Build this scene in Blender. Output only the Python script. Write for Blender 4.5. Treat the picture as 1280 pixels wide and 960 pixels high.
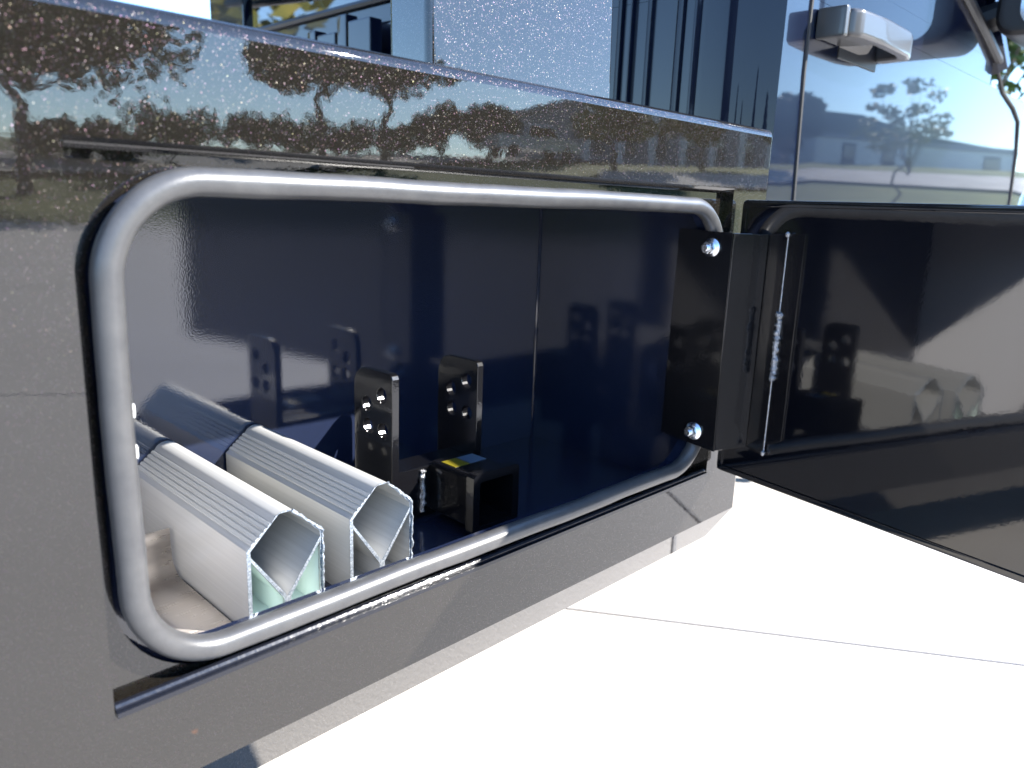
import bpy, bmesh, math, random
from mathutils import Vector, Matrix, noise
R = math.radians
scene = bpy.context.scene
for o in list(bpy.data.objects): bpy.data.objects.remove(o)

# ------------------------------------------------------------------ camera, sky, sun, exposure
CAM = Vector((0, -.5, .8))
cd = bpy.data.cameras.new('camera'); cam = bpy.data.objects.new('camera', cd)
scene.collection.objects.link(cam); scene.camera = cam
cd.sensor_width = 36; cd.lens = 27.08; cd.clip_start = .02; cd.clip_end = 2000
cam.matrix_world = Matrix(((.70416198, .13605596, -.69688212, CAM.x),
                           (-.70909929, .18523946, -.68034149, CAM.y),
                           (.03652555, .97322922, .22691577, CAM.z), (0, 0, 0, 1)))
cd.dof.use_dof = True; cd.dof.focus_distance = .80; cd.dof.aperture_fstop = 6.3

SUN = Vector((1.0, -1.18, 1.0)).normalized()
world = bpy.data.worlds.new('World'); scene.world = world; world.use_nodes = True
wn = world.node_tree.nodes; wl = world.node_tree.links
bg = wn['Background']; sky = wn.new('ShaderNodeTexSky'); sky.sky_type = 'NISHITA'
sky.sun_disc = False; sky.sun_elevation = math.asin(SUN.z)
sky.sun_rotation = math.atan2(SUN.x, SUN.y); sky.altitude = 100
sky.air_density = 1.0; sky.dust_density = .05; sky.ozone_density = 4.5
wl.new(sky.outputs[0], bg.inputs[0]); bg.inputs[1].default_value = .14
sd = bpy.data.lights.new('sun', 'SUN'); sun = bpy.data.objects.new('sun', sd)
scene.collection.objects.link(sun); sd.energy = 4.2; sd.angle = R(.53); sd.color = (1, .955, .89)
sun.rotation_euler = (-SUN).to_track_quat('-Z', 'Y').to_euler(); sun.location = (6, -6, 8)
vs = scene.view_settings; vs.view_transform = 'Standard'; vs.look = 'None'; vs.gamma = 1
vs.exposure = 2.15; vs.use_curve_mapping = False
scene.cycles.max_bounces = 10; scene.cycles.glossy_bounces = 6; scene.cycles.diffuse_bounces = 4
scene.cycles.caustics_reflective = False; scene.cycles.caustics_refractive = False
scene.cycles.sample_clamp_indirect = 6

# ------------------------------------------------------------------ materials
def mat(name, col=(.5, .5, .5), rough=.5, metal=0., coat=0., coat_rough=.03, spec=.5, ior=1.5):
    m = bpy.data.materials.new(name); m.use_nodes = True
    b = m.node_tree.nodes['Principled BSDF']; i = b.inputs
    i['Base Color'].default_value = (*col, 1); i['Roughness'].default_value = rough
    i['Metallic'].default_value = metal; i['Coat Weight'].default_value = coat
    i['Coat Roughness'].default_value = coat_rough; i['Specular IOR Level'].default_value = spec
    i['IOR'].default_value = ior
    m['b'] = 1
    return m
def T(m): return m.node_tree.nodes, m.node_tree.links, m.node_tree.nodes['Principled BSDF']
def coords(m, scale=(1, 1, 1), kind='Object'):
    n, l, b = T(m); tc = n.new('ShaderNodeTexCoord'); mp = n.new('ShaderNodeMapping')
    mp.inputs['Scale'].default_value = scale; l.new(tc.outputs[kind], mp.inputs[0]); return mp.outputs[0]
def noisetex(m, scale, detail=4, rough=.55, vec=None):
    n, l, b = T(m); t = n.new('ShaderNodeTexNoise')
    t.inputs['Scale'].default_value = scale; t.inputs['Detail'].default_value = detail
    t.inputs['Roughness'].default_value = rough
    l.new(vec if vec is not None else coords(m), t.inputs['Vector']); return t
def ramp(m, fac, stops):
    n, l, b = T(m); r = n.new('ShaderNodeValToRGB'); e = r.color_ramp.elements
    while len(e) < len(stops): e.new(.5)
    for k, (p, c) in enumerate(stops):
        e[k].position = p; e[k].color = (*c, 1) if hasattr(c, '__len__') else (c, c, c, 1)
    l.new(fac, r.inputs[0]); return r.outputs[0]
def bump(m, height, strength, dist, into=('Normal',)):
    n, l, b = T(m); u = n.new('ShaderNodeBump')
    u.inputs['Strength'].default_value = strength; u.inputs['Distance'].default_value = dist
    l.new(height, u.inputs['Height'])
    for k in into: l.new(u.outputs[0], b.inputs[k])
    return u
def link(m, out, name): m.node_tree.links.new(out, m.node_tree.nodes['Principled BSDF'].inputs[name])

def gloss(name, col, rough=.35, coat=1., crough=.03, peel=.25, pscale=260, cior=1.5):
    m = mat(name, col, rough, 0, coat, crough, spec=.08)
    m.node_tree.nodes['Principled BSDF'].inputs['Coat IOR'].default_value = cior
    w = noisetex(m, 9, 6, .65); link(m, ramp(m, w.outputs[0], [(.4, crough), (.72, crough * 2.2 + .01)]), 'Coat Roughness')
    if peel:
        t = noisetex(m, pscale, 2); bump(m, t.outputs[0], peel, .0004, ('Normal', 'Coat Normal'))
    return m

def flake_paint(name):
    m = mat(name, (.010, .010, .011), .40, 0, 1, .012, spec=0)
    n, l, b = T(m)
    b.inputs['Coat IOR'].default_value = 1.72
    v = n.new('ShaderNodeTexVoronoi'); v.inputs['Scale'].default_value = 1600
    l.new(coords(m), v.inputs['Vector'])
    sub = n.new('ShaderNodeVectorMath'); sub.operation = 'SUBTRACT'; sub.inputs[1].default_value = (.5, .5, .5)
    l.new(v.outputs['Color'], sub.inputs[0])
    sc = n.new('ShaderNodeVectorMath'); sc.operation = 'SCALE'; sc.inputs['Scale'].default_value = .42
    l.new(sub.outputs[0], sc.inputs[0])
    geo = n.new('ShaderNodeNewGeometry')
    add = n.new('ShaderNodeVectorMath'); add.operation = 'ADD'
    l.new(geo.outputs['Normal'], add.inputs[0]); l.new(sc.outputs[0], add.inputs[1])
    nm = n.new('ShaderNodeVectorMath'); nm.operation = 'NORMALIZE'; l.new(add.outputs[0], nm.inputs[0])
    l.new(nm.outputs[0], b.inputs['Normal'])
    # which cells hold a flake, and its tint
    w = n.new('ShaderNodeTexWhiteNoise'); w.noise_dimensions = '3D'; l.new(v.outputs['Position'], w.inputs['Vector'])
    met = ramp(m, w.outputs['Value'], [(.0, 0.), (.90, .0), (.905, 1.), (1, 1.)])
    l.new(met, b.inputs['Metallic'])
    hs = n.new('ShaderNodeHueSaturation'); hs.inputs['Saturation'].default_value = .45
    hs.inputs['Value'].default_value = .042; l.new(w.outputs['Color'], hs.inputs['Color'])
    mx = n.new('ShaderNodeMix'); mx.data_type = 'RGBA'
    l.new(met, mx.inputs[0]); mx.inputs[6].default_value = (.0095, .0083, .0068, 1); l.new(hs.outputs[0], mx.inputs[7])
    l.new(mx.outputs[2], b.inputs['Base Color'])
    # rust bloom and scuffs on the skirt
    col_out = mx.outputs[2]; oc = coords(m)
    for (px_, pz_, sx_, sz_, cc_) in ((.1945, .4160, 150, 100, (.055, .022, .009, 1)), (.7560, .3878, 45, 330, (.02, .018, .016, 1)), (.925, .4000, 330, 330, (.06, .055, .05, 1))):
        mp_ = n.new('ShaderNodeMapping'); mp_.inputs['Location'].default_value = (-px_ * sx_, 0, -pz_ * sz_); mp_.inputs['Scale'].default_value = (sx_, 40, sz_)
        l.new(oc, mp_.inputs[0]); nt = n.new('ShaderNodeTexNoise'); nt.inputs['Scale'].default_value = 1.6; l.new(mp_.outputs[0], nt.inputs['Vector'])
        ln_ = n.new('ShaderNodeVectorMath'); ln_.operation = 'LENGTH'; l.new(mp_.outputs[0], ln_.inputs[0])
        ad_ = n.new('ShaderNodeMath'); ad_.operation = 'MULTIPLY_ADD'; ad_.inputs[1].default_value = 1.3; l.new(nt.outputs[0], ad_.inputs[0]); l.new(ln_.outputs['Value'], ad_.inputs[2])
        rp_ = ramp(m, ad_.outputs[0], [(.75, .85), (1.0, 0.)])
        m2 = n.new('ShaderNodeMix'); m2.data_type = 'RGBA'; l.new(rp_, m2.inputs[0]); l.new(col_out, m2.inputs[6]); m2.inputs[7].default_value = cc_; col_out = m2.outputs[2]
    l.new(col_out, b.inputs['Base Color'])
    # faint orange peel in the clear coat
    t = noisetex(m, 120, 2); u = n.new('ShaderNodeBump'); u.inputs['Strength'].default_value = .04
    u.inputs['Distance'].default_value = .0004; l.new(t.outputs[0], u.inputs['Height']); l.new(u.outputs[0], b.inputs['Coat Normal'])
    # dust film: patchy coat roughness
    d = noisetex(m, 7, 5, .6); l.new(ramp(m, d.outputs[0], [(.35, .012), (.8, .030)]), b.inputs['Coat Roughness'])
    return m

M = {}
M['flake'] = flake_paint('metallic_flake_paint')
M['inner'] = gloss('navy_black_liner_paint', (.0105, .0155, .036), .45, 1, .018, .09, 520, 1.8)
M['door'] = gloss('black_door_paint', (.0015, .002, .004), .3, 1, .028, .04, 200, 1.8)
M['black'] = gloss('black_gloss_enamel', (.004, .004, .005), .35, 1, .04, .18, 300)
M['cab'] = gloss('black_cab_paint', (.0012, .0035, .014), .3, 1, .006, .0, 260, 1.40)
m = M['ledge'] = gloss('black_ledge_paint', (.008, .009, .014), .3, 1, .05, .5, 180)
m = M['seal'] = mat('grey_rubber_bulb', (.30, .30, .305), .34, 0, .25, .3)
t = noisetex(m, 45, 6, .65); link(m, ramp(m, t.outputs[0], [(.3, (.044, .044, .046)), (.7, (.070, .069, .068))]), 'Base Color')
t = noisetex(m, 700, 2); bump(m, t.outputs[0], .25, .0004)
m = M['alu'] = mat('mill_aluminium', (.80, .80, .79), .38, .4)
t = noisetex(m, 60, 5, .6, coords(m, (6, .05, 6))); link(m, ramp(m, t.outputs[0], [(.3, (.52, .52, .505)), (.7, (.61, .61, .595))]), 'Base Color')
link(m, ramp(m, t.outputs[0], [(.3, .36), (.75, .46)]), 'Roughness')
m = M['alu_cut'] = mat('saw_cut_aluminium', (.55, .58, .62), .45, .8)
t = noisetex(m, 600, 3); bump(m, t.outputs[0], .6, .0008); link(m, ramp(m, t.outputs[0], [(.35, (.26, .31, .37)), (.65, (.62, .66, .70))]), 'Base Color')
m = M['stainless'] = mat('brushed_stainless', (.62, .57, .53), .3, 1)
t = noisetex(m, 90, 5, .6, coords(m, (.4, 5, 5))); link(m, ramp(m, t.outputs[0], [(.3, .24), (.7, .42)]), 'Roughness')
m = M['zinc'] = mat('zinc_plate', (.72, .75, .80), .25, 1)
t = noisetex(m, 500, 3); bump(m, t.outputs[0], .3, .0006)
m = M['weld'] = mat('painted_weld', (.38, .38, .39), .25, .9, .4)
t = noisetex(m, 420, 4); bump(m, t.outputs[0], 1, .003)
M['white_plastic'] = mat('white_plastic', (.78, .78, .76), .4)
M['white_panel'] = mat('white_end_panel', (.84, .83, .85), .4)
M['film'] = mat('pale_green_film', (.72, .82, .78), .4)
M['greyp'] = mat('grey_handle_plastic', (.055, .054, .053), .28, .0, .3)
M['trim'] = mat('black_textured_trim', (.012, .012, .014), .42)
M['glass'] = mat('dark_glass', (.006, .008, .010), .02, 0, 1, .005)
M['rubber'] = mat('tyre_rubber', (.02, .02, .02), .75)
M['underbody'] = mat('underbody_paint', (.015, .015, .016), .6)
M['rim'] = mat('wheel_steel', (.55, .56, .58), .35, 1)
M['chrome'] = mat('chrome', (.85, .86, .88), .12, 1)
# sticker: yellow and blue bands
m = M['sticker'] = mat('warning_sticker', (.6, .5, .05), .35)
n, l, b = T(m); sp = n.new('ShaderNodeSeparateXYZ'); l.new(coords(m, kind='Generated'), sp.inputs[0])
link(m, ramp(m, sp.outputs[0], [(0, (.16, .13, .01)), (.44, (.16, .13, .01)), (.46, (.03, .03, .03)), (.5, (.08, .12, .18)), (1, (.10, .15, .21))]), 'Base Color')
# concrete
m = M['concrete'] = mat('pale_concrete', (.6, .58, .55), .85)
t = noisetex(m, 1.2, 8, .65); link(m, ramp(m, t.outputs[0], [(.25, (.47, .438, .40)), (.75, (.56, .522, .48))]), 'Base Color')
t2 = noisetex(m, 140, 4, .7); bump(m, t2.outputs[0], .35, .004)
M['joint'] = mat('joint_filler', (.22, .21, .20), .9)
m = M['grass'] = mat('mown_grass', (.08, .12, .03), .9)
t = noisetex(m, .35, 7, .65, coords(m)); link(m, ramp(m, t.outputs[0], [(.3, (.050, .075, .014)), (.52, (.10, .125, .028)), (.72, (.19, .18, .065))]), 'Base Color')
m = M['road'] = mat('pale_road', (.38, .36, .33), .9)
t = noisetex(m, .8, 6); link(m, ramp(m, t.outputs[0], [(.3, (.36, .34, .31)), (.7, (.50, .47, .43))]), 'Base Color')
m = M['bark'] = mat('bark', (.09, .07, .055), .9)
t = noisetex(m, 6, 6, .7, coords(m, (4, 4, .7))); link(m, ramp(m, t.outputs[0], [(.3, (.045, .036, .03)), (.7, (.14, .11, .09))]), 'Base Color'); bump(m, t.outputs[0], .8, .03)
def leafmat(name, a, c, d):
    m = mat(name, a, .55)
    g = m.node_tree.nodes.new('ShaderNodeObjectInfo')
    t = noisetex(m, 1.1, 3, .6); link(m, ramp(m, t.outputs[0], [(.3, a), (.52, c), (.75, d)]), 'Base Color')
    m.node_tree.nodes['Principled BSDF'].inputs['Subsurface Weight'].default_value = 0
    return m
M['oak_leaf'] = leafmat('oak_leaves', (.050, .060, .022), (.085, .098, .034), (.12, .13, .05))
M['green_leaf'] = leafmat('green_leaves', (.045, .075, .018), (.08, .12, .03), (.12, .17, .045))
M['yellow_leaf'] = leafmat('yellowing_leaves', (.10, .11, .02), (.20, .18, .03), (.28, .22, .04))
M['conifer_leaf'] = leafmat('conifer_needles', (.020, .035, .016), (.032, .052, .022), (.05, .075, .03))
m = M['block'] = mat('painted_block_wall', (.42, .41, .41), .85)
t = noisetex(m, .6, 6); link(m, ramp(m, t.outputs[0], [(.3, (.72, .71, .71)), (.7, (.82, .81, .80))]), 'Base Color')
M['grey_wall'] = mat('grey_siding', (.26, .26, .29), .8)
M['roof'] = mat('dark_green_roof', (.05, .062, .058), .7)
M['steel_door'] = mat('dark_steel_door', (.05, .055, .065), .5)
M['silver_car'] = mat('silver_car_paint', (.75, .77, .80), .35, .2, 1)

# ------------------------------------------------------------------ mesh helpers
COL = scene.collection
class MB:
    def __init__(s): s.v = []; s.f = []; s.mi = []
    def add(s, vs, fs, mi=0):
        k = len(s.v); s.v += [tuple(p) for p in vs]; s.f += [tuple(i + k for i in f) for f in fs]; s.mi += [mi] * len(fs); return s
    def quad(s, *p): return s.add(p, [tuple(range(len(p)))])
    def box(s, a, b):
        (x0, y0, z0), (x1, y1, z1) = a, b
        return s.add([(x0, y0, z0), (x1, y0, z0), (x1, y1, z0), (x0, y1, z0), (x0, y0, z1), (x1, y0, z1), (x1, y1, z1), (x0, y1, z1)],
                     [(0, 3, 2, 1), (4, 5, 6, 7), (0, 1, 5, 4), (1, 2, 6, 5), (2, 3, 7, 6), (3, 0, 4, 7)])
    def prism(s, poly, fn, d0, d1, caps=True):
        """poly: 2D outline, fn(u, v, d) -> 3D"""
        n = len(poly); vs = [fn(u, v, d0) for u, v in poly] + [fn(u, v, d1) for u, v in poly]
        fs = [(i, (i + 1) % n, n + (i + 1) % n, n + i) for i in range(n)]
        if caps: fs += [tuple(range(n))[::-1], tuple(range(n, 2 * n))]
        return s.add(vs, fs)
    def sweep(s, path, r, seg=12, closed=False, caps=True):
        path = [Vector(p) for p in path]; n = len(path); rr = r if hasattr(r, '__len__') else [r] * n
        ref = Vector((0, 1, 0)); rings = []
        for i, p in enumerate(path):
            a = path[i - 1] if (i or closed) else p; c = path[(i + 1) % n] if (i < n - 1 or closed) else p
            t = (c - a).normalized(); rf = ref if abs(t.dot(ref)) < .95 else Vector((1, 0, 0))
            u = t.cross(rf).normalized(); w = u.cross(t).normalized()
            rings.append([p + (u * math.cos(2 * math.pi * k / seg) + w * math.sin(2 * math.pi * k / seg)) * rr[i] for k in range(seg)])
        vs = [q for ring in rings for q in ring]; fs = []
        for i in range(n if closed else n - 1):
            j = (i + 1) % n
            for k in range(seg): fs.append((i * seg + k, i * seg + (k + 1) % seg, j * seg + (k + 1) % seg, j * seg + k))
        if caps and not closed: fs += [tuple(range(seg))[::-1], tuple((n - 1) * seg + k for k in range(seg))]
        return s.add(vs, fs)
    def lathe(s, prof, o, ax, seg=20):
        o = Vector(o); ax = Vector(ax).normalized(); u = ax.orthogonal().normalized(); w = ax.cross(u); vs = []; fs = []
        for r, h in prof:
            for k in range(seg):
                a = 2 * math.pi * k / seg; vs.append(o + ax * h + (u * math.cos(a) + w * math.sin(a)) * r)
        for i in range(len(prof) - 1):
            for k in range(seg): fs.append((i * seg + k, i * seg + (k + 1) % seg, (i + 1) * seg + (k + 1) % seg, (i + 1) * seg + k))
        fs += [tuple(range(seg))[::-1], tuple((len(prof) - 1) * seg + k for k in range(seg))]
        return s.add(vs, fs)
    def build(s, name, m, parent=None, smooth=False, bevel=0., seg=2, fix=True, angle=35):
        me = bpy.data.meshes.new(name); me.from_pydata([tuple(p) for p in s.v], [], s.f)
        for q in (m if isinstance(m, (list, tuple)) else [m]): me.materials.append(M[q] if isinstance(q, str) else q)
        for p, k in zip(me.polygons, s.mi): p.material_index = k
        if fix:
            bm = bmesh.new(); bm.from_mesh(me); bmesh.ops.remove_doubles(bm, verts=bm.verts, dist=1e-6)
            bmesh.ops.recalc_face_normals(bm, faces=bm.faces)
            if bevel:
                es = [e for e in bm.edges if len(e.link_faces) == 2 and e.calc_face_angle(0) > R(25)]
                bmesh.ops.bevel(bm, geom=es, offset=bevel, segments=seg, profile=.6, affect='EDGES', clamp_overlap=True)
            bm.to_mesh(me); bm.free()
        if smooth or bevel:
            me.polygons.foreach_set('use_smooth', [True] * len(me.polygons)); me.set_sharp_from_angle(angle=R(angle))
        o = bpy.data.objects.new(name, me); COL.objects.link(o)
        if smooth or bevel:
            wm = o.modifiers.new('weighted_normal', 'WEIGHTED_NORMAL'); wm.keep_sharp = True; wm.weight = 100
        if parent: o.parent = parent; o.matrix_parent_inverse = parent.matrix_world.inverted()
        return o
def empty(name, loc=(0, 0, 0), rz=0):
    o = bpy.data.objects.new(name, None); COL.objects.link(o); o.empty_display_size = .1
    o.location = loc; o.rotation_euler = (0, 0, rz)
    o.matrix_world = Matrix.Translation(loc) @ Matrix.Rotation(rz, 4, 'Z'); return o
def tag(o, label, cat, group=None):
    o['label'] = label; o['category'] = cat
    if group: o['group'] = group
    return o
def structure(o): o['kind'] = 'structure'; return o
def rrect(x0, z0, x1, z1, r, n=10):
    pts = []
    for cx, cz, a in ((x1 - r, z1 - r, 0), (x0 + r, z1 - r, 90), (x0 + r, z0 + r, 180), (x1 - r, z0 + r, 270)):
        for k in range(n + 1):
            t = R(a + 90 * k / n); pts.append((cx + r * math.cos(t), cz + r * math.sin(t)))
    return pts
XZ = lambda u, v, d: (u, d, v)
XY = lambda u, v, d: (u, v, d)
YZ = lambda u, v, d: (d, u, v)

# ------------------------------------------------------------------ ground and paving
def terrain(x, y):
    d = math.hypot(x, y); t = min(max((d - 19) / 29, 0), 1)
    return 3.35 * t * t * (3 - 2 * t) + max(0, d - 60) * .012
g = MB(); rad = [0, 8, 14, 19, 22, 25, 28, 31, 34, 37, 40, 44, 48, 54, 62, 75, 95, 130, 200, 400, 900]; NA = 96
vs = [(0, 0, -.06)]
for r in rad[1:]:
    for k in range(NA):
        a = 2 * math.pi * k / NA; x, y = r * math.cos(a), r * math.sin(a); vs.append((x, y, terrain(x, y) - .06))
fs = [(0, 1 + k, 1 + (k + 1) % NA) for k in range(NA)]
for i in range(len(rad) - 2):
    for k in range(NA):
        a0 = 1 + i * NA + k; a1 = 1 + i * NA + (k + 1) % NA; fs.append((a0, a0 + NA, a1 + NA, a1))
g.add(vs, fs); structure(g.build('ground', 'grass', smooth=True))

JA = math.atan2(-.296 - .381, 1.604 - 1.137)          # direction of the joint seen beside the truck
pav = structure(empty('pavement', (1.137, .381, 0), JA))
jf = MB(); jf.box((-18, -17.2, -.05), (22, 17.2, -.012)); structure(jf.build('joint_filler', 'joint')).parent = pav
slab = MB(); S = 3.6; gp = .0045
slab.box((gp, gp, -.1), (S - gp, S - gp, 0)); so = slab.build('slab', 'concrete', None, bevel=.004, seg=1)
first = True
for i in range(-5, 6):
    for j in range(-5, 5):
        o = so if first else so.copy()
        if not first: COL.objects.link(o)
        first = False
        o.parent = pav; o.location = (i * S - 1.1, j * S, 0)
rd = MB(); pv = []
for k in range(61):
    x = -60 + k * 4; pv += [(x, -29.5, terrain(x, -29.5) + .12), (x, -34, terrain(x, -34) + .12)]
rd.add(pv, [(2 * k, 2 * k + 2, 2 * k + 3, 2 * k + 1) for k in range(60)])
structure(rd.build('road', 'road', smooth=True))

dr = MB(); pv = []
for k in range(25):
    az = R(52 + 1.6 * k)
    for d in (34, 38.5): x, y = d * math.sin(az), -d * math.cos(az); pv.append((x, y, terrain(x, y) + .06))
dr.add(pv, [(2 * k, 2 * k + 2, 2 * k + 3, 2 * k + 1) for k in range(24)]); structure(dr.build('driveway', 'road', smooth=True))

# ------------------------------------------------------------------ the truck
truck = tag(empty('flatbed_truck', (0, 0, 0)), 'black flatbed truck with an open side storage compartment on pale concrete', 'truck')
X0, X1 = .1426, .894; Z0, Z1 = .4570, .8290          # recess of the compartment door
XE, XR = .984, -1.7                                  # front and rear end of the side panel
ZT, ZB = .907, .3845; D = .012
p = MB()
zt = ZT - .010
for a, b_ in (((XR, ZB), (X0, zt)), ((X0, Z1), (X1, zt)), ((X0, ZB), (X1, Z0)), ((X1, ZB), (XE - .006, zt))):
    p.quad((a[0], 0, a[1]), (b_[0], 0, a[1]), (b_[0], 0, b_[1]), (a[0], 0, b_[1]))
p.quad((X0, 0, Z0), (X0, D, Z0), (X0, D, Z1), (X0, 0, Z1))
p.quad((X1, 0, Z0), (X1, D, Z0), (X1, D, Z1), (X1, 0, Z1))
side = p.build('side_panel', 'flake', truck, fix=False)
# rolled top edge and rolled front end
p = MB()
prof = [(0, zt), (0, zt + .00001)] + [(.010 - .010 * math.cos(R(a)), zt + .010 * math.sin(R(a))) for a in (15, 30, 45, 60, 75, 90)] + [(.062, ZT), (.062, ZT - .03)]
for (y0, z0), (y1, z1) in zip(prof, prof[1:]):
    p.quad((XR, y0, z0), (XE - .006, y0, z0), (XE - .006, y1, z1), (XR, y1, z1))
ends = [(XE - .006, 0)] + [(XE - .006 + .006 * math.sin(R(a)), .006 - .006 * math.cos(R(a))) for a in (30, 60, 90)] + [(XE, .34)]
for (xa, ya), (xb, yb) in zip(ends, ends[1:]):
    p.quad((xa, ya, ZB), (xb, yb, ZB), (xb, yb, zt), (xa, ya, zt))
    p.quad((xa, ya, zt), (xb, yb, zt), (min(xb, XE - .002), max(yb, .01), ZT), (min(xa, XE - .002), max(ya, .01), ZT))
p.build('rolled_edge', 'flake', truck, smooth=True, angle=40)
# bottom chamfer, bent inwards
c = MB(); c.quad((XR, -.0, ZB), (XE - .004, -.0, ZB), (XE - .012, .035, .329), (XR, .035, .329))
c.quad((XE - .012, .035, .329), (XR, .035, .329), (XR, .30, .325), (XE - .012, .30, .325))
c.quad((XE - .004, 0, ZB), (XE, .006, ZB), (XE, .34, ZB), (XE - .012, .30, .325), (XE - .012, .035, .329))
c.build('bottom_flange', 'flake', truck)
# head of the recess: a nearly upright drip lip, then the step back
q = MB(); zl = Z1 - .006
q.quad((X0, -.001, Z1), (X1, -.001, Z1), (X1, .0018, Z1 - .003), (X0, .0018, Z1 - .003))
q.quad((X0 + .001, .0018, Z1 - .003), (X1, .0018, Z1 - .003), (X1, .0022, zl + .002), (X0 + .001, .0022, zl + .002))
q.quad((X0, .0022, zl + .002), (X1, .0022, zl + .002), (X1, D, zl), (X0, D, zl))
q.build('drip_lip', 'flake', truck)
# ledge below the opening
q = MB(); q.box((X0 + .001, -.0025, Z0 - .003), (X1 - .001, D, Z0 + .0005))
q.sweep([(X0 + .001, .004, Z0 + .002), (X1 - .001, .004, Z0 + .002)], .0035, 10)
q.build('drip_ledge', 'ledge', truck, smooth=True)
# recessed jamb face with a rounded hole
HX0, HX1, HZ0, HZ1, HR = .1508, .884, .4600, .8150, .074
hole = rrect(HX0, HZ0, HX1, HZ1, HR, 12)
out = []
for (x, z) in hole:
    out.append((min(max(x + (x - .517) * 9, X0), X1), min(max(z + (z - .64) * 9, Z0), zl + .006)))
q = MB(); n_ = len(hole)
q.add([(x, D, z) for x, z in hole] + [(x, D, z) for x, z in out], [(i, (i + 1) % n_, n_ + (i + 1) % n_, n_ + i) for i in range(n_)])
cor = [(X1, zl + .006), (X0, zl + .006), (X0, Z0), (X1, Z0)]
q.build('jamb_face', 'flake', truck)
# the compartment
CX0, CX1, CY0, CY1, CZ0, CZ1 = .125, .882, .0230, .312, .4360, .838
SX0, SX1, SZ0, SZ1, SR = .1600, .8640, .4790, .8070, .062     # centre line of the bulb seal
fl = rrect(SX0, SZ0, SX1, SZ1, SR, 14)
q = MB(); n_ = len(fl); ctr = Vector((.5115, 0, .64))
q.add([(x, .004, z) for x, z in fl] + [(x, CY0, z) for x, z in fl], [(i, (i + 1) % n_, n_ + (i + 1) % n_, n_ + i) for i in range(n_)])
o2 = [(min(max(x + (x - .5115) * 9, CX0), CX1), min(max(z + (z - .64) * 9, CZ0), CZ1)) for x, z in fl]
q.add([(x, CY0, z) for x, z in fl] + [(x, CY0, z) for x, z in o2], [(i, (i + 1) % n_, n_ + (i + 1) % n_, n_ + i) for i in range(n_)])
q.build('opening_flange', 'inner', truck, smooth=True, angle=40)
q = MB()
q.quad((CX0, CY1, CZ0), (CX1, CY1, CZ0), (CX1, CY1, CZ1), (CX0, CY1, CZ1))
q.quad((CX0, CY0, CZ0), (CX0, CY1, CZ0), (CX0, CY1, CZ1), (CX0, CY0, CZ1))
q.quad((CX1, CY0, CZ0), (CX1, CY1, CZ0), (CX1, CY1, CZ1), (CX1, CY0, CZ1))
q.quad((CX0, CY0, CZ0), (CX1, CY0, CZ0), (CX1, CY1, CZ0), (CX0, CY1, CZ0))
q.quad((CX0, CY0, CZ1), (CX1, CY0, CZ1), (CX1, CY1, CZ1), (CX0, CY1, CZ1))
box = q.build('compartment_liner', 'inner', truck)
q = MB(); q.sweep([(CX1 - .0005, CY1 - .0005, CZ0), (CX1 - .0005, CY1 - .0005, CZ1)], .0022, 8)
q.build('corner_seam', 'inner', box, smooth=True)
q = MB(); q.box((CX0 + .0008, CY0 + .004, CZ0 + .001), (CX0 + .003, CY1 - .001, CZ1 - .002)); q.build('end_panel', 'white_panel', box)
# bulb seal, slightly uneven as pushed on by hand
path = []; rr = []
for (x, z) in rrect(SX0, SZ0, SX1, SZ1, SR, 16): path.append(Vector((x, 0, z)))
dense = []
for i in range(len(path)):
    a, b_ = path[i], path[(i + 1) % len(path)]; k = max(1, int((b_ - a).length / .012))
    for j in range(k): dense.append(a.lerp(b_, j / k))
for p_ in dense:
    w = noise.noise(p_ * 9); w2 = noise.noise(p_ * 9 + Vector((7, 3, 1)))
    p_ += Vector((w * .0024, -.001 + w2 * .001, w2 * .0012)); rr.append(.0094 + .0005 * noise.noise(p_ * 25))
q = MB(); q.sweep(dense, rr, 20, closed=True); seal = q.build('door_seal', 'seal', truck, smooth=True, angle=80)
q = MB()
for z in (.627, .652): q.box((SX0 + .004, .012, z), (SX0 + .0135, .018, z + .010))
for z, in ((.627,), (.655,)):
    q = MB(); q.box((SX0 + .002, .012, z), (SX0 + .0150, .017, z + .010)); q.build('seal_clip', 'white_plastic', seal, bevel=.002)

# storage door, swung out past square
DA = R(-10.3); H = Vector((.9045, -.008, 0)); dv = Vector((math.sin(DA), -math.cos(DA), 0)); dn = Vector((-dv.y, dv.x, 0)) * -1
# dn points to the inner (seen) face side
if dn.x > 0: dn = -dn
def dp(s_, t_, z): v = H + dv * s_ + dn * t_; return (v.x, v.y, z)
DZ0, DZ1, DL = .4625, .8163, .745
DO = lambda u, v, d: dp(u, d, v)
q = MB(); o1 = rrect(0, DZ0, DL, DZ1, .006, 3)
q.prism(o1, DO, -.020, 0)
door = q.build('storage_door', 'door', truck, bevel=.0018, seg=2)
q = MB()                                     # hem turned round the edge of the inner skin
for a, b_ in (((.003, DZ0 + .002), (DL - .003, DZ0 + .008)), ((.003, DZ1 - .008), (DL - .003, DZ1 - .002)), ((.003, DZ0 + .0085), (.009, DZ1 - .0085)), ((DL - .009, DZ0 + .0085), (DL - .003, DZ1 - .0085))):
    q.prism([(a[0], a[1]), (b_[0], a[1]), (b_[0], b_[1]), (a[0], b_[1])], DO, .0, .0022)
q.build('door_hem', 'door', door, bevel=.0007)
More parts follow.
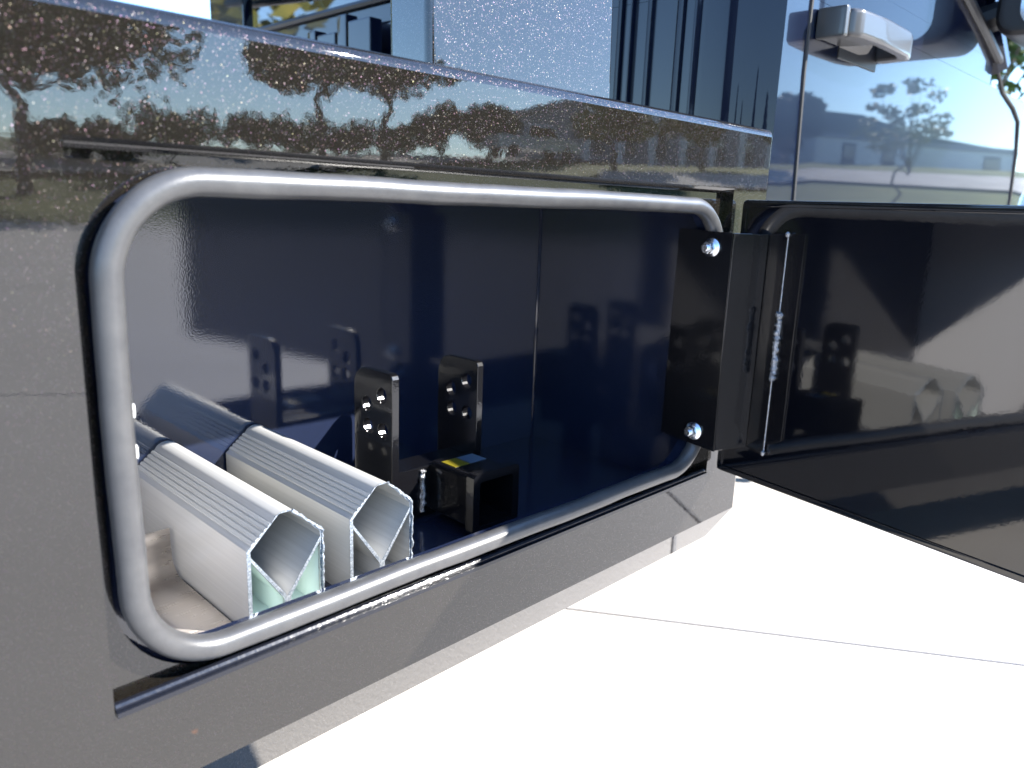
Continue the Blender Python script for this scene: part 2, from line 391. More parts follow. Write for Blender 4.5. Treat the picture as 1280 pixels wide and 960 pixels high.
# hinge bracket: leaf on the jamb, angled web, flange welded to the door
LX = .8440
q = MB(); leaf = [(.041, .779), (-.033, .7765), (-.036, .5060), (.044, .5135)]
q.prism(leaf, YZ, LX - .0015, LX + .0020)
q.build('hinge_leaf', 'black', door, bevel=.0008)
c1 = dp(.0490, .006, 0); c2 = dp(.0735, .0042, 0)
def strip(a, b_, za, zb, zc, zd, th, name, mm):
    a, b_ = Vector(a), Vector(b_); d_ = (b_ - a).normalized(); nn = Vector((d_.y, -d_.x, 0)) * th
    q = MB(); vs = [(a.x, a.y, za), (b_.x, b_.y, zb), (b_.x, b_.y, zd), (a.x, a.y, zc)]
    q.add(vs + [(v[0] - nn.x, v[1] - nn.y, v[2]) for v in vs], [(0, 1, 2, 3), (7, 6, 5, 4), (0, 4, 5, 1), (1, 5, 6, 2), (2, 6, 7, 3), (3, 7, 4, 0)])
    return q.build(name, mm, door, bevel=.0012, seg=3)
strip((LX - .001, -.0345, 0), c1, .5060, .5085, .7765, .7765, .0025, 'hinge_web', 'black')
strip(c1, c2, .5085, .5060, .7765, .7775, .0025, 'hinge_flange', 'black')
q = MB(); q.prism([(.060, .5090), (.0965, .5280), (.0965, .7790), (.060, .7770)], DO, .0005, .0030)
q.build('door_plate', 'black', door, bevel=.0006)
q = MB(); random.seed(4); pts = []; rs = []
for k in range(40):
    z = .600 + .085 * k / 39; pts.append(dp(.0750 + random.uniform(-.0012, .0012), .0045 + random.uniform(-.0008, .001), z)); rs.append(random.uniform(.0026, .0050))
q.sweep(pts, rs, 8); q.build('weld_bead', 'weld', door, smooth=True)
q = MB(); q.sweep([dp(.0740, .0036, .508), dp(.0740, .0036, .776)], .0009, 6); q.build('weld_seam', 'weld', door, smooth=True)
for zz in (.507, .7775):
    q = MB(); q.lathe([(.001, -.004), (.0028, -.002), (.0032, .001), (.001, .003)], dp(.074, .005, zz), (0, 0, 1), 8); q.build('weld_end', 'weld', door, smooth=True)
for (y, z) in ((-.0060, .7580), (-.0050, .5265)):
    q = MB(); q.lathe([(.0115, 0), (.0115, .0015), (.0085, .0042), (.0060, .0046)], (LX - .0012, y, z), (-1, 0, 0), 24)
    nut = q.build('flange_nut', 'zinc', door, smooth=True, angle=50)
    q = MB(); hexa = [(.0078 * math.cos(R(60 * k + 13)), .0078 * math.sin(R(60 * k + 13))) for k in range(6)]
    q.prism(hexa, lambda u, v, d: (LX - .0012 - d, y + u, z + v), .0035, .0120); q.build('hex', 'zinc', nut, bevel=.0009)
    q = MB(); q.lathe([(.0044, .0115), (.0044, .0150), (.0036, .0158)], (LX - .0012, y, z), (-1, 0, 0), 16); q.build('stud_end', 'zinc', nut, smooth=True)

# deck, rack column and bulkhead
q = MB(); q.box((XR, .064, .855), (.97, 1.86, .878)); q.build('deck', 'underbody', truck)
q = MB(); q.box((XR, 1.80, .35), (.984, 1.86, .907)); q.build('far_side_panel', 'flake', truck, bevel=.004)
col = MB(); cpts = rrect(.4310, .0300, .6780, .0860, .007, 4)
vs = []
for z, k in ((.895, 0), (1.55, -.025)):
    vs += [(u + k * (.0 + (u - .431)), v + (z - .895) * .03, z) for u, v in cpts]
n_ = len(cpts); col.add(vs, [(i, (i + 1) % n_, n_ + (i + 1) % n_, n_ + i) for i in range(n_)] + [tuple(range(n_))[::-1], tuple(range(n_, 2 * n_))])
col.build('rack_column', 'flake', truck, smooth=True, angle=40)
q = MB(); q.box((XR, .087, .40), (.95, .12, .55)); 
for (y0, y1, zt_) in ((.860, .938, 1.150), (.944, .978, 1.166), (.985, 1.055, 1.136), (1.062, 1.094, 1.148)):
    q = MB(); q.box((.955, y0, .878), (.985, y1, zt_)); q.build('bulkhead_post', 'cab', truck, bevel=.004)
q = MB(); q.box((.955, .13, .878), (.972, 1.80, .93)); q.build('bulkhead_rail', 'cab', truck, bevel=.004)
q = MB(); q.sweep([(.97, 1.75, 1.40), (.97, 1.30, 1.275)], .012, 10); q.build('rack_bar', 'greyp', truck, smooth=True)
q = MB(); q.sweep([(.96, 1.70, 1.31), (.96, 1.22, 1.27)], .010, 10); q.build('rack_bar', 'cab', truck, smooth=True)

# chassis and wheels carry it
q = MB(); q.box((-1.6, .45, .42), (3.4, .55, .60)); q.box((-1.6, 1.31, .42), (3.4, 1.41, .60)); q.box((-1.0, .2, .36), (-.9, 1.7, .44)); q.box((2.95, .2, .36), (3.05, 1.7, .44))
q.build('chassis', 'underbody', truck)
def wheel(x, y0, y1):
    q = MB(); r = .395; w = y1 - y0
    q.lathe([(.25, 0), (.33, .0), (r - .02, .015), (r, .05), (r, w - .05), (r - .02, w - .015), (.33, w), (.25, w)], (x, y0, r), (0, 1, 0), 40)
    t_ = q.build('wheel', 'rubber', truck, smooth=True, angle=50)
    q = MB(); q.lathe([(.05, -.002), (.12, -.002), (.19, .06), (.235, .03), (.248, -.003), (.25, .05), (.2, w - .02)], (x, y0, r), (0, 1, 0), 32)
    q.build('rim', 'rim', t_, smooth=True, angle=30)
for x in (-.95, 3.0):
    wheel(x, .09, .34); wheel(x, 1.50, 1.75)

# cab
YC = .040; RX = 1.015
cor = [(RX, 1.76)] + [(RX, .150)]
for a in range(0, 91, 10):
    cor.append((RX + .043 * a / 90 - .007 * math.sin(R(2 * a)) * (1 if a > 4 else 1), .150 - .110 * a / 90 - .004 * math.sin(R(2 * a))))
cor += [(1.20, YC), (1.60, YC), (2.0, YC), (2.38, YC + .002), (2.55, YC + .010), (2.75, YC + .03), (3.3, YC + .07), (3.55, YC + .16), (3.62, .4), (3.62, 1.4), (3.5, 1.7)]
q = MB(); zs = [.44, .50, .62, .80, .95, 1.10]; off = [.05, .02, .004, 0, 0, .0]
body = []
for z, of in zip(zs, off):
    for (x, y) in cor:
        yy = y + (of if y < .9 else -of); xx = x
        zz = z
        if x > 2.05 and z > 1.05: zz = z - .0
        body.append((xx, yy, zz))
n_ = len(cor)
q.add(body, [(r * n_ + i, r * n_ + (i + 1) % n_, (r + 1) * n_ + (i + 1) % n_, (r + 1) * n_ + i) for r in range(len(zs) - 1) for i in range(n_)])
q.add([(x, y, 1.10) for x, y in cor], [tuple(range(n_))])
cab = q.build('cab_body', 'cab', truck, smooth=True, angle=40)
# upper cab: belt band, dipped at the front of the window, then roof
up = [(RX, 1.74)] + [(RX, .15)] + [(RX + .043 * a / 90 - .007 * math.sin(R(2 * a)) * (1 if a > 4 else 1), .150 - .110 * a / 90 - .004 * math.sin(R(2 * a))) for a in range(0, 91, 10)]
q = MB()
q.prism(cor[:-8] + [(2.05, YC), (2.05, 1.76)], XY, 1.1005, 1.150, True)
belt = [(.0, 0)]
q.build('belt_panel', 'cab', cab, smooth=True, angle=40)
side_poly = [(1.045, 1.1502), (2.04, 1.1502), (1.93, 1.185), (1.74, 1.232), (1.60, 1.262), (1.045, 1.275)]
q = MB(); q.prism(side_poly, XZ, YC, YC + .05); q.build('door_upper', 'cab', cab)
q = MB(); q.sweep([(1.06, YC + .002, 1.28), (1.60, YC - .004, 1.270), (1.74, YC - .004, 1.240), (1.93, YC - .004, 1.192), (2.07, YC - .006, 1.150)], .011, 10); q.build('window_trim', 'trim', cab, smooth=True)
q = MB(); q.prism([(1.12, 1.275), (1.60, 1.268), (1.74, 1.238), (1.93, 1.19), (2.05, 1.152), (1.62, 1.72), (1.18, 1.72)], lambda u, v, d: (u, d + max(0, v - 1.15) * .17, v), YC + .012, YC + .02)
q.build('side_window', 'glass', cab)
q = MB(); q.sweep([(2.09, YC + .01, 1.14), (1.66, YC + .115, 1.73)], .035, 10); q.build('windscreen_pillar', 'cab', cab, smooth=True)
q = MB(); q.prism([(1.02, 1.15), (1.11, 1.15), (1.17, 1.74), (1.05, 1.74)], lambda u, v, d: (u, d + max(0, v - 1.15) * .17, v), YC + .002, YC + .09); q.build('rear_pillar', 'cab', cab, bevel=.012)
q = MB(); q.box((1.05, .14, 1.72), (1.72, 1.66, 1.80)); q.build('roof', 'cab', cab, bevel=.03)
q = MB(); q.box((RX + .001, .10, 1.1505), (RX + .03, 1.70, 1.196)); q.box((RX + .001, .10, 1.56), (RX + .05, 1.66, 1.74)); q.box((RX + .001, .08, 1.1965), (RX + .03, .34, 1.5595)); q.box((RX + .001, 1.50, 1.1965), (RX + .03, 1.69, 1.5595))
q.build('rear_wall', 'cab', cab, bevel=.005)
q = MB(); q.box((RX + .015, .34, 1.196), (RX + .02, 1.50, 1.56)); q.build('rear_window', 'glass', cab)
q = MB(); q.sweep([(RX - .002, .34, 1.197), (RX - .002, 1.50, 1.197)], .009, 8); q.build('window_sill', 'trim', cab, smooth=True)
q = MB(); q.prism([(2.05, .2), (2.05, 1.6), (1.62, 1.6), (1.62, .2)], lambda u, v, d: (u, v, 1.15 + (2.05 - u) * 1.32 + d), 0, .01); q.build('windscreen', 'glass', cab)
for (y, w) in ((.150, .010), (.178, .016), (.230, .012), (.262, .008), (.285, .012)):
    q = MB(); pr = [(RX - .010 * math.sin(R(a)), y + w / 2 - w * a / 180) for a in range(0, 181, 30)]
    q.prism(pr, XY, .88, 1.149); q.build('wall_rib', 'cab', cab, smooth=True, angle=50)
# door seams (dark gaps)
q = MB(); q.sweep([(1.128, YC, 1.27), (1.130, YC, 1.0), (1.145, YC, .80), (1.150, YC + .004, .62)], .0035, 8); q.build('door_gap', 'rubber', cab, smooth=True)
q = MB(); q.sweep([(2.075, YC, 1.145), (2.16, YC, 1.098), (2.28, YC, 1.075), (2.35, YC + .001, 1.05), (2.385, YC + .002, .98), (2.41, YC + .003, .86), (2.39, YC + .006, .62)], .0045, 8); q.build('door_gap', 'rubber', cab, smooth=True)
# handle: end cap, grip and the scooped pull
q = MB()
hp = [(1.165, YC + .0), (1.165, -.006), (1.180, -.016), (1.260, -.022), (1.36, -.020), (1.400, -.010), (1.408, YC)]
q.prism(hp + [(1.375, YC), (1.370, .004), (1.345, -.003), (1.25, -.003), (1.235, YC)], XY, 1.050, 1.088)
hd = q.build('door_handle', 'greyp', cab, bevel=.007, seg=3)
q = MB(); q.box((1.235, YC - .0025, 1.035), (1.385, YC + .002, 1.095)); q.build('handle_cup', 'trim', hd, bevel=.002)
q = MB(); q.box((1.150, -.004, 1.048), (1.1645, YC, 1.090)); q.build('handle_cap', 'greyp', hd, bevel=.005)
# mirror on its arm
q = MB(); q.prism(rrect(-.30, 1.165, .006, 1.52, .04, 5), lambda u, v, d: (d, u, v), 1.87, 2.06); mi = q.build('side_mirror', 'trim', cab, bevel=.02, seg=3)
q = MB(); q.sweep([(1.98, YC + .02, 1.22), (1.98, -.05, 1.25)], .03, 10); q.build('mirror_arm', 'trim', mi, smooth=True)
q = MB(); q.prism(rrect(-.28, 1.175, -.04, 1.50, .04, 5), lambda u, v, d: (d, u, v), 1.866, 1.8695); q.build('mirror_glass', 'chrome', mi)
# wheel arch lip
q = MB(); q.sweep([(3.0 + .47 * math.cos(R(a)), YC + .015, .42 + .47 * math.sin(R(a))) for a in range(0, 181, 12)], .022, 10); q.build('arch_lip', 'chrome', cab, smooth=True)

# ------------------------------------------------------------------ what lies in the compartment
FZ = CZ0 + .0004
def outline(w, hs, ha, ribs):
    """gable-shaped extrusion, ribbed on both slopes"""
    pts = [(0, 0), (w, 0), (w, hs)]
    def slope(a, b_):
        r = []; A, B = Vector(a), Vector(b_); d_ = B - A; nn = Vector((d_.y, -d_.x)).normalized(); L = d_.length
        for k in range(ribs):
            s0 = .12 + .54 * k / ribs; w_ = .54 / ribs
            for s_, h in ((s0, 0), (s0 + w_ * .10, .0010), (s0 + w_ * .62, .0011), (s0 + w_ * .72, .0), (s0 + w_ * .95, .0)):
                r.append(tuple(A + d_ * s_ + nn * h))
        return r
    pts += slope((w, hs), (w / 2, ha))
    r = .015
    for a in range(-40, 41, 10): pts.append((w / 2 + r * math.sin(R(-a)), ha - .003 - r + r * math.cos(R(a))))
    sl = slope((0, hs), (w / 2, ha)); sl = [(w - u, v) for u, v in slope((w, hs), (w / 2, ha))][::-1]
    pts += sl + [(0, hs)]
    return pts
def extrusion(x, y0, y1, yaw, label, film=False):
    e = empty('aluminium_extrusion', (x, y0, FZ), yaw); w, hs, ha, th = .0720, .0780, .1080, .0034
    outl = outline(w, hs, ha, 5); ln = y1 - y0
    shell = MB(); shell.prism(outl, XZ, .0012, ln, False)
    inner_up = [(th, hs - .006), (w / 2, .026), (w - th, hs - .006), (w - th, hs - .001), (w / 2 + .006, ha - th - .001), (w / 2 - .006, ha - th - .001), (th, hs - .001)]
    inl = [(th, th), (w / 2 - .003, th), (w / 2 - .003, .0245), (th, hs - .0100)]
    inr = [(w - a, b_) for a, b_ in inl][::-1]
    for c_ in (inner_up, inl, inr): shell.prism(c_, XZ, .0012, ln, False)
    if film:
        fm = MB()
        for c_ in (inl, inr):
            cx_ = sum(u for u, v in c_) / 4; cz_ = sum(v for u, v in c_) / 4
            fm.prism([(cx_ + (u - cx_) * .985, cz_ + (v - cz_) * .985) for u, v in c_], XZ, .004, ln - .001, False)
        fo = fm.build('protective_film', 'film', e); fo.matrix_parent_inverse = Matrix()
    s_ = shell.build('extrusion_walls', 'alu', e, smooth=True, angle=28)
    # sawn end face with three cells
    bm = bmesh.new(); loops = []
    for c_ in (outl, inner_up, inl, inr):
        vv = [bm.verts.new((u, 0.0006, v)) for u, v in c_]
        loops += [bm.edges.new((vv[i], vv[(i + 1) % len(vv)])) for i in range(len(vv))]
    bmesh.ops.triangle_fill(bm, use_beauty=True, use_dissolve=False, edges=loops)
    r_ = bmesh.ops.extrude_face_region(bm, geom=bm.faces[:]); bmesh.ops.translate(bm, vec=(0, .0008, 0), verts=[v for v in r_['geom'] if isinstance(v, bmesh.types.BMVert)])
    bmesh.ops.recalc_face_normals(bm, faces=bm.faces)
    me = bpy.data.meshes.new('cut_end'); bm.to_mesh(me); bm.free(); me.materials.append(M['alu_cut'])
    o = bpy.data.objects.new('cut_end', me); COL.objects.link(o); o.parent = e
    s_.matrix_parent_inverse = Matrix()
    # ragged saw burr
    random.seed(int(x * 1000)); q = MB(); pr = outl + [outl[0]]; pp = []; rs = []
    A = (w - .001, .005); B = (w - .001, hs); Cc = (w / 2 + .004, ha - .002)
    for P0, P1, k in ((A, B, 22), (B, Cc, 16)):
        for j in range(k):
            t_ = j / k; pp.append((P0[0] + (P1[0] - P0[0]) * t_ + random.uniform(-.0007, .0007), .0003 + random.uniform(-.001, .0004), P0[1] + (P1[1] - P0[1]) * t_ + random.uniform(-.0008, .0008))); rs.append(random.uniform(.0007, .0018))
    q.sweep(pp, rs, 6); b_ = q.build('saw_burr', 'alu_cut', None, smooth=True); b_.parent = e
    return tag(e, label, 'extrusion', 'aluminium extrusions in the compartment')
extrusion(.2680, .058, .3085, R(0), 'ribbed aluminium extrusion against the bent stainless bracket', True)
extrusion(.3690, .060, .3085, R(0), 'ribbed aluminium extrusion next to the black receiver hitch')

sb = MB(); BX0, BX1 = .176, .2655                       # bent stainless angle: floor leg, curve, upright tab
prof = [(.062, 0)] + [(.190 + .022 * math.sin(R(a)), .022 - .022 * math.cos(R(a))) for a in range(0, 91, 10)] + [(.213, .032)]
for (ya, za), (yb, zb) in zip(prof, prof[1:]):
    sb.quad((BX0, ya, FZ + .0022 + za), (BX1, ya, FZ + .0022 + za), (BX1, yb, FZ + .0022 + zb), (BX0, yb, FZ + .0022 + zb))
ya, za = prof[-1]; tp = [(BX1, za), (BX1, .046)] + [(BX0 + .012 - .012 * math.sin(R(a)), .034 + .012 * math.cos(R(a))) for a in range(0, 91, 15)] + [(BX0, za)]
sb.add([(u, ya, FZ + .0022 + v) for u, v in tp], [tuple(range(len(tp)))])
sbo = sb.build('stainless_bracket', 'stainless', smooth=True, angle=40)
md = sbo.modifiers.new('thickness', 'SOLIDIFY'); md.thickness = .002; md.offset = 0
tag(sbo, 'bent stainless steel angle bracket wedged beside the ribbed extrusion', 'bracket')

hitch = tag(empty('receiver_hitch', (.55, .15, FZ)), 'black welded receiver hitch with two drilled upright plates', 'hitch')
def plate(x, y0, y1, z1, th, name):
    poly = [(y0, 0), (y1, 0), (y1, z1 - .022)] + [(y1 - .022 + .022 * math.cos(R(a)), z1 - .022 + .022 * math.sin(R(a))) for a in range(15, 91, 15)] + [(y0 + .006, z1), (y0 + .0018, z1 - .0018), (y0, z1 - .006)]
    bm = bmesh.new(); lp = []
    def ring(pts):
        vv = [bm.verts.new((0, u, v)) for u, v in pts]; return [bm.edges.new((vv[i], vv[(i + 1) % len(vv)])) for i in range(len(vv))]
    lp += ring(poly)
    wy = y1 - y0
    for cy, cz in ((y0 + .27 * wy, z1 - .027), (y0 + .66 * wy, z1 - .041), (y0 + .24 * wy, z1 - .066), (y0 + .63 * wy, z1 - .066)):
        lp += ring([(cy +  .0088 * math.cos(R(a)), cz + .0088 * math.sin(R(a))) for a in range(0, 360, 20)])
    bmesh.ops.triangle_fill(bm, use_beauty=True, edges=lp)
    r_ = bmesh.ops.extrude_face_region(bm, geom=bm.faces[:]); bmesh.ops.translate(bm, vec=(th, 0, 0), verts=[v for v in r_['geom'] if isinstance(v, bmesh.types.BMVert)])
    bmesh.ops.recalc_face_normals(bm, faces=bm.faces)
    me = bpy.data.meshes.new(name); bm.to_mesh(me); bm.free(); me.materials.append(M['black'])
    o = bpy.data.objects.new(name, me); COL.objects.link(o); o.parent = hitch; o.location = (x - .55, -.15, 0)
    mdf = o.modifiers.new('edge', 'BEVEL'); mdf.width = .0008; mdf.segments = 2; mdf.limit_method = 'ANGLE'
    return o
PY0, PY1, PZ = .150, .222, .1820
plate(.483, PY0, PY1, PZ, .0095, 'upright_plate'); plate(.607, PY0, PY1, PZ, .0095, 'upright_plate')
def hp_(q, name, mm, **k):
    o = q.build(name, mm, hitch, **k); return o
q = MB(); q.box((.4927, .158, FZ + .004), (.6068, .168, FZ + .066)); hp_(q, 'cross_plate', 'black', bevel=.001)
q = MB(); q.box((.4927, .1682, FZ + .056), (.6068, .200, FZ + .064)); hp_(q, 'cross_shelf', 'black', bevel=.001)
# receiver: square tube with a collar on its mouth, open to the front
def sqtube(y0, y1, x, z, ho, hi, name):
    q = MB(); a = rrect(x - ho, z - ho, x + ho, z + ho, .006, 3); b_ = rrect(x - hi, z - hi, x + hi, z + hi, .003, 3); n_ = len(a)
    vs = [(u, y0, v) for u, v in a] + [(u, y0, v) for u, v in b_] + [(u, y1, v) for u, v in a] + [(u, y1, v) for u, v in b_]
    fs = []
    for i in range(n_):
        j = (i + 1) % n_; fs += [(i, j, n_ + j, n_ + i), (i, 2 * n_ + i, 2 * n_ + j, j), (n_ + i, n_ + j, 3 * n_ + j, 3 * n_ + i), (2 * n_ + i, 3 * n_ + i, 3 * n_ + j, 2 * n_ + j)]
    q.add(vs, fs); return hp_(q, name, 'black', smooth=True, angle=35)
RXc, RZ = .5740, FZ + .040
sqtube(.085, .1575, RXc, RZ, .0310, .0255, 'receiver_tube')
sqtube(.078, .0900, RXc, RZ, .0355, .0256, 'receiver_collar')
q = MB(); q.box((RXc - .024, .122, RZ + .0311), (RXc + .024, .146, RZ + .0316)); hp_(q, 'warning_sticker', 'sticker')
q = MB(); random.seed(9)
q.sweep([(.5312 + random.uniform(-.001, .001), .1565 + random.uniform(-.001, .001), FZ + .012 + .05 * k / 14) for k in range(15)], [random.uniform(.0022, .0042) for k in range(15)], 8); hp_(q, 'weld_bead', 'weld', smooth=True)
q = MB(); q.sweep([(.604 + random.uniform(-.001, .001), .1565, FZ + .05 + .018 * k / 8) for k in range(9)], [random.uniform(.0022, .004) for k in range(9)], 8); hp_(q, 'weld_bead', 'weld', smooth=True)

# ------------------------------------------------------------------ surroundings (seen mostly mirrored in the paint)
def at(az, d, dz=0):
    x, y = d * math.sin(R(az)), -d * math.cos(R(az)); return (x, y, terrain(x, y) + dz)
def leaves(mb, rnd, centre, rad, count, size, flat=.75, core=.35):
    for _ in range(count):
        while True:
            v = Vector((rnd.uniform(-1, 1), rnd.uniform(-1, 1), rnd.uniform(-1, 1)))
            if core < v.length < 1: break
        p_ = Vector(centre) + Vector((v.x * rad, v.y * rad, v.z * rad * flat)); s_ = size * rnd.uniform(.6, 1.3)
        a = Vector((rnd.gauss(0, 1), rnd.gauss(0, 1), rnd.gauss(0, .6))).normalized(); b_ = a.orthogonal().normalized(); b_ = (b_ + a.cross(b_) * rnd.uniform(-1, 1)).normalized()
        mb.add([p_ - a * s_, p_ + b_ * s_ * .5, p_ + a * s_, p_ - b_ * s_ * .5], [(0, 1, 2, 3)])
def tree(name, pos, h, rad, base, label, seed, lm='oak_leaf', clumps=26, per=170, size=.24, tr=.22, flat=.8, group=None, cr=.42):
    rnd = random.Random(seed); e = empty(name, pos)
    tk = MB(); P = [Vector((0, 0, -.3))]; n_ = 6
    for k in range(1, n_ + 1): P.append(Vector((rnd.uniform(-.12, .12) * k * .5, rnd.uniform(-.12, .12) * k * .5, base * 1.15 * k / n_)))
    tk.sweep(P, [tr * (1.25 - .6 * k / n_) for k in range(n_ + 1)], 9)
    cr_ = MB(); top = P[-1]; cz = base + (h - base) * .5
    for k in range(clumps):
        a = 2 * math.pi * k * .618; rr_ = rad * math.sqrt((k + .5) / clumps) * .82; zz = cz + (h - base) * rnd.uniform(-.38, .40) * math.sqrt(max(.1, 1 - (rr_ / rad) ** 2))
        c_ = Vector((rr_ * math.cos(a), rr_ * math.sin(a), zz)); rc = rad * cr * rnd.uniform(.6, 1.1)
        mid = top.lerp(c_, .5) + Vector((0, 0, -.15 * rad * rnd.random()))
        if k % 2 == 0: tk.sweep([top - Vector((0, 0, base * .25 * rnd.random())), mid, c_], [tr * .38, tr * .22, tr * .06], 6)
        leaves(cr_, rnd, c_, rc, per, size, flat)
    tk.build('trunk', 'bark', e, smooth=True).matrix_parent_inverse = Matrix()
    c_ = cr_.build('crown', lm, e, fix=False); c_.matrix_parent_inverse = Matrix()
    return tag(e, label, 'tree', group)
tree('oak_tree', at(14.0, 27), 7.4, 4.5, 3.2, 'broad oak with the largest dark crown at the edge of the lot', 1, clumps=44, per=170, size=.22, tr=.19)
tree('oak_tree', at(2, 31), 8.0, 5.0, 2.6, 'broad oak beside the largest oak, farthest from the parked pickup', 2, clumps=34, per=170, tr=.28)
tree('oak_tree', at(32.2, 37), 6.4, 3.2, 3.0, 'slim oak with a high crown nearer the large oaks', 3, clumps=26, per=190, tr=.2, flat=.6)
tree('oak_tree', at(36.6, 38), 6.8, 3.9, 3.2, 'slim oak with a high spreading crown nearer the parked pickup', 4, clumps=28, per=190, tr=.2, flat=.6)
tree('round_tree', at(40.3, 44), 2.6, 1.5, .5, 'low round evergreen tree nearer the slim oaks', 5, clumps=12, per=150, size=.2, tr=.12, flat=1, cr=.5)
tree('round_tree', at(43.9, 43), 2.9, 1.6, .5, 'low round evergreen tree nearer the parked pickup', 6, clumps=12, per=160, size=.2, tr=.12, flat=1, cr=.5)
for k, (az, d, hh, rr_) in enumerate(((19.3, 34, 1.5, 1.2), (22.8, 33, 2.2, 1.6), (27.5, 40, 1.5, 1.5), (30.5, 42, 1.5, 1.6), (34.0, 43, 1.7, 1.6), (37.4, 44, 1.6, 1.5), (16, 34, 1.3, 1.2), (9, 33, 1.5, 1.6))):
    tree('shrub', at(az, d), hh, rr_, .25, 'rounded green shrub in the planted row under the oaks', 20 + k, 'green_leaf' if k % 2 else 'oak_leaf', 10, 90, .2, .06, 1, 'shrubs under the oaks', .5)
tree('street_tree', at(53, 40), 3.9, 1.9, 1.2, 'yellowing tree in front of the grey building, nearer the parked pickup', 7, 'yellow_leaf', 16, 130, .22, .13)
tree('street_tree', at(59, 42), 4.0, 2.2, 1.0, 'yellowing tree in front of the grey building, nearer the block building', 8, 'yellow_leaf', 16, 130, .22, .13)
tree('street_tree', at(64.6, 50), 4.4, 2.0, .8, 'dark green tree at the corner of the block building', 9, 'oak_leaf', 16, 150, .24, .15, 1)
tree('sapling', at(72.2, 24), 4.4, 1.35, 1.7, 'thin young tree with sparse yellow leaves on the verge', 10, 'yellow_leaf', 34, 26, .10, .04, .55, cr=.24)
tree('garden_tree', (33, 8.4, terrain(33, 8.4)), 8.5, 3.4, 2.0, 'bright green tree ahead of the truck beyond its bonnet', 11, 'green_leaf', 20, 150, .25, .2)
tree('backdrop_tree', (-4.5, 18.5, 0.0), 8.5, 4.4, 2.0, 'yellowing broad tree behind the truck, beyond its far side', 12, 'yellow_leaf', 20, 120, .3, .2)
tree('backdrop_tree', (1.5, 23, 0.3), 8.0, 4.2, 2.0, 'green broad tree behind the truck, beyond its far side', 13, 'green_leaf', 20, 120, .3, .2)
def conifer(pos, h, seed):
    rnd = random.Random(seed); e = empty('conifer', pos); tk = MB(); tk.sweep([(0, 0, -.3), (0, 0, h * .95)], [.16, .03], 8); tk.build('trunk', 'bark', e, smooth=True).matrix_parent_inverse = Matrix()
    c_ = MB()
    for k in range(22):
        t_ = k / 22; leaves(c_, rnd, (0, 0, h * (.08 + .9 * t_)), h * .17 * (1.03 - t_) + .08, int(120 * (1.1 - t_)), .20, .6, .2)
    c_.build('crown', 'conifer_leaf', e, fix=False).matrix_parent_inverse = Matrix()
    tag(e, 'slender dark conifer standing in a row behind the truck', 'tree', 'conifers behind the truck')
for k, (x, y, h) in enumerate(((-30, -9, 4.6), (-31, -12.5, 3.8), (-27, -17, 5.2), (-25, -20, 4.2), (-20, -25, 5.0), (-16, -27.5, 4.0), (-33, -4, 4.4))): conifer((x, y, terrain(x, y)), h, 40 + k)

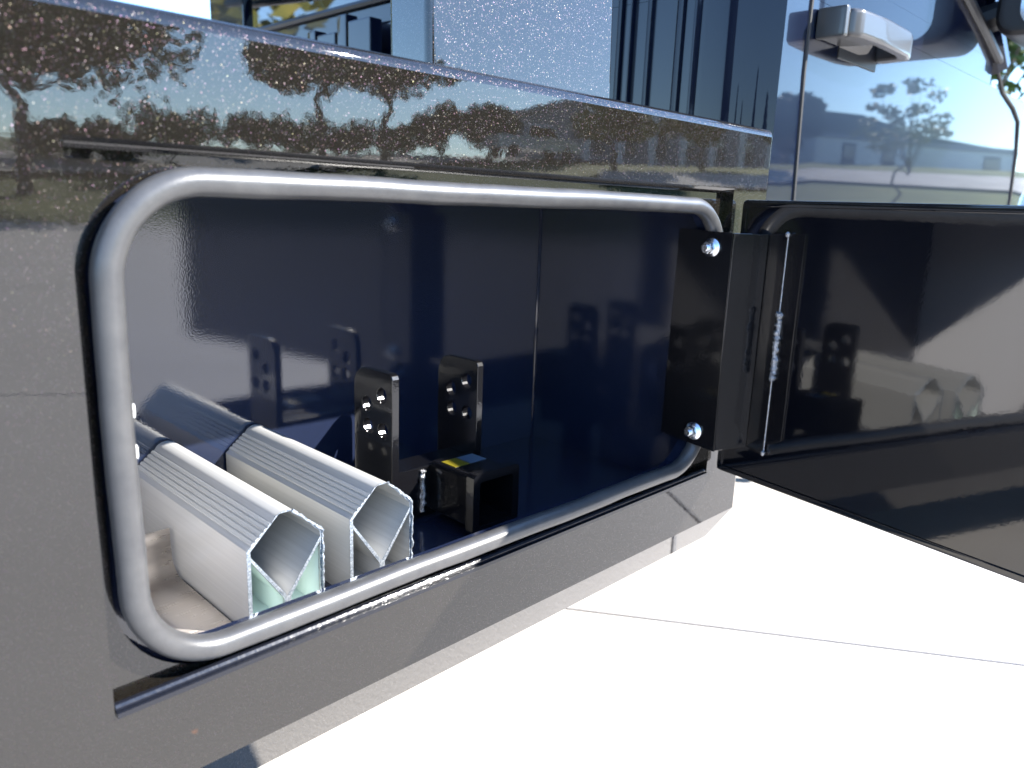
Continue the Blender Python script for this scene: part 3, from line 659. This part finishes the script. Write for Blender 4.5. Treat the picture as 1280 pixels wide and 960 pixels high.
# block building with a dark hipped roof, and a grey one beside it
def building(name, p0, p1, depth, hgt, wm, label, roof, openings, piers=0):
    a, b_ = Vector(p0), Vector(p1); zb = min(a.z, b_.z) - .6; d_ = Vector((b_.x - a.x, b_.y - a.y, 0)); L = d_.length
    ang = math.atan2(d_.y, d_.x); e = empty(name, (a.x, a.y, zb), ang); s_ = 1
    nrm = Vector((-d_.y, d_.x, 0)).normalized()
    if nrm.dot(Vector((a.x, a.y, 0))) < 0: s_ = -1
    def put(q, nm, m_, par=None, **k): o = q.build(nm, m_, None, **k); o.parent = par or e; return o
    y0, y1 = (0, depth) if s_ > 0 else (-depth, 0); f = 0; hh = hgt + .6
    q = MB(); q.box((0, y0, 0), (L, y1, hh)); put(q, 'wall', wm)
    q = MB(); q.box((-.15, y0 - .15, hh + .002), (L + .15, y1 + .15, hh + .32)); put(q, 'parapet', 'grey_wall')
    if roof:
        q = MB(); rp = [(L * .0, hh + .33), (L * .02, hh + roof * .82), (L * .08, hh + roof), (L * .22, hh + roof * .97), (L * .45, hh + roof * .50), (L * .72, hh + roof * .20 + .2), (L * .98, hh + .33)]
        q.prism(rp, XZ, y0 + (y1 - y0) * .15, y0 + (y1 - y0) * .9); put(q, 'roof', 'roof')
    ex = (lambda t_: -t_ * s_)
    for (u, w, z0, h, nm) in openings:
        q = MB(); q.box((u, min(ex(.0), ex(.06)), z0 + .6), (u + w, max(ex(0), ex(.06)), z0 + h + .6)); fr = put(q, nm, 'steel_door')
        q = MB(); q.box((u + .12, min(ex(.062), ex(.075)), z0 + h * .5 + .6), (u + w - .12, max(ex(.062), ex(.075)), z0 + h * .9 + .6)); put(q, 'pane', 'glass', fr)
    for k in range(piers):
        u = L * (k + .5) / piers; q = MB(); q.box((u - .25, min(ex(.0), ex(.22)), 0), (u + .25, max(ex(0), ex(.22)), hh - .01)); put(q, 'pier', 'block')
    return tag(e, label, 'building')
building('block_building', at(66.2, 58), at(80, 74), 16, 2.5, 'block', 'long pale block building with a dark humped roof and steel doors', 2.1, ((2.2, 1.1, 0, 2.2, 'door'), (5.6, 1.1, 0, 2.2, 'door'), (15.5, 1.8, .2, 2.0, 'door')))
building('grey_building', at(49.5, 50), at(64.0, 60), 10, 3.6, 'grey_wall', 'grey office building with pale wall piers beyond the yellowing trees', 0, tuple((1.2 + 2.4 * k, 1.3, .8, 1.7, 'window') for k in range(6)), 7)

# pickup parked on the road
px = at(46.9, 43); car = tag(empty('parked_pickup', (px[0], px[1], px[2] + .1), R(12)), 'silver pickup parked on the road near the round evergreens', 'pickup')
def cp(q, nm, m_, par=None, **k): o = q.build(nm, m_, None, **k); o.parent = par or car; return o
q = MB(); q.prism([(-2.6, .45), (2.6, .45), (2.7, .75), (2.62, 1.02), (1.35, 1.12), (.75, 1.72), (-.75, 1.74), (-.95, 1.12), (-2.65, 1.10)], XZ, -.92, .92); cp(q, 'body', 'silver_car', bevel=.06)
for s_ in (-1, 1):
    q = MB(); q.prism([(1.12, 1.14), (.68, 1.62), (-.66, 1.64), (-.82, 1.14)], XZ, s_ * .921, s_ * .935); cp(q, 'side_window', 'glass')
for x in (-1.7, 1.75):
    for s_ in (-1, 1):
        q = MB(); q.lathe([(.2, 0), (.36, .02), (.38, .06), (.38, .2), (.36, .24), (.2, .26)], (x, s_ * .80 - .13, .38), (0, 1, 0), 20); w_ = cp(q, 'wheel', 'rubber', smooth=True)
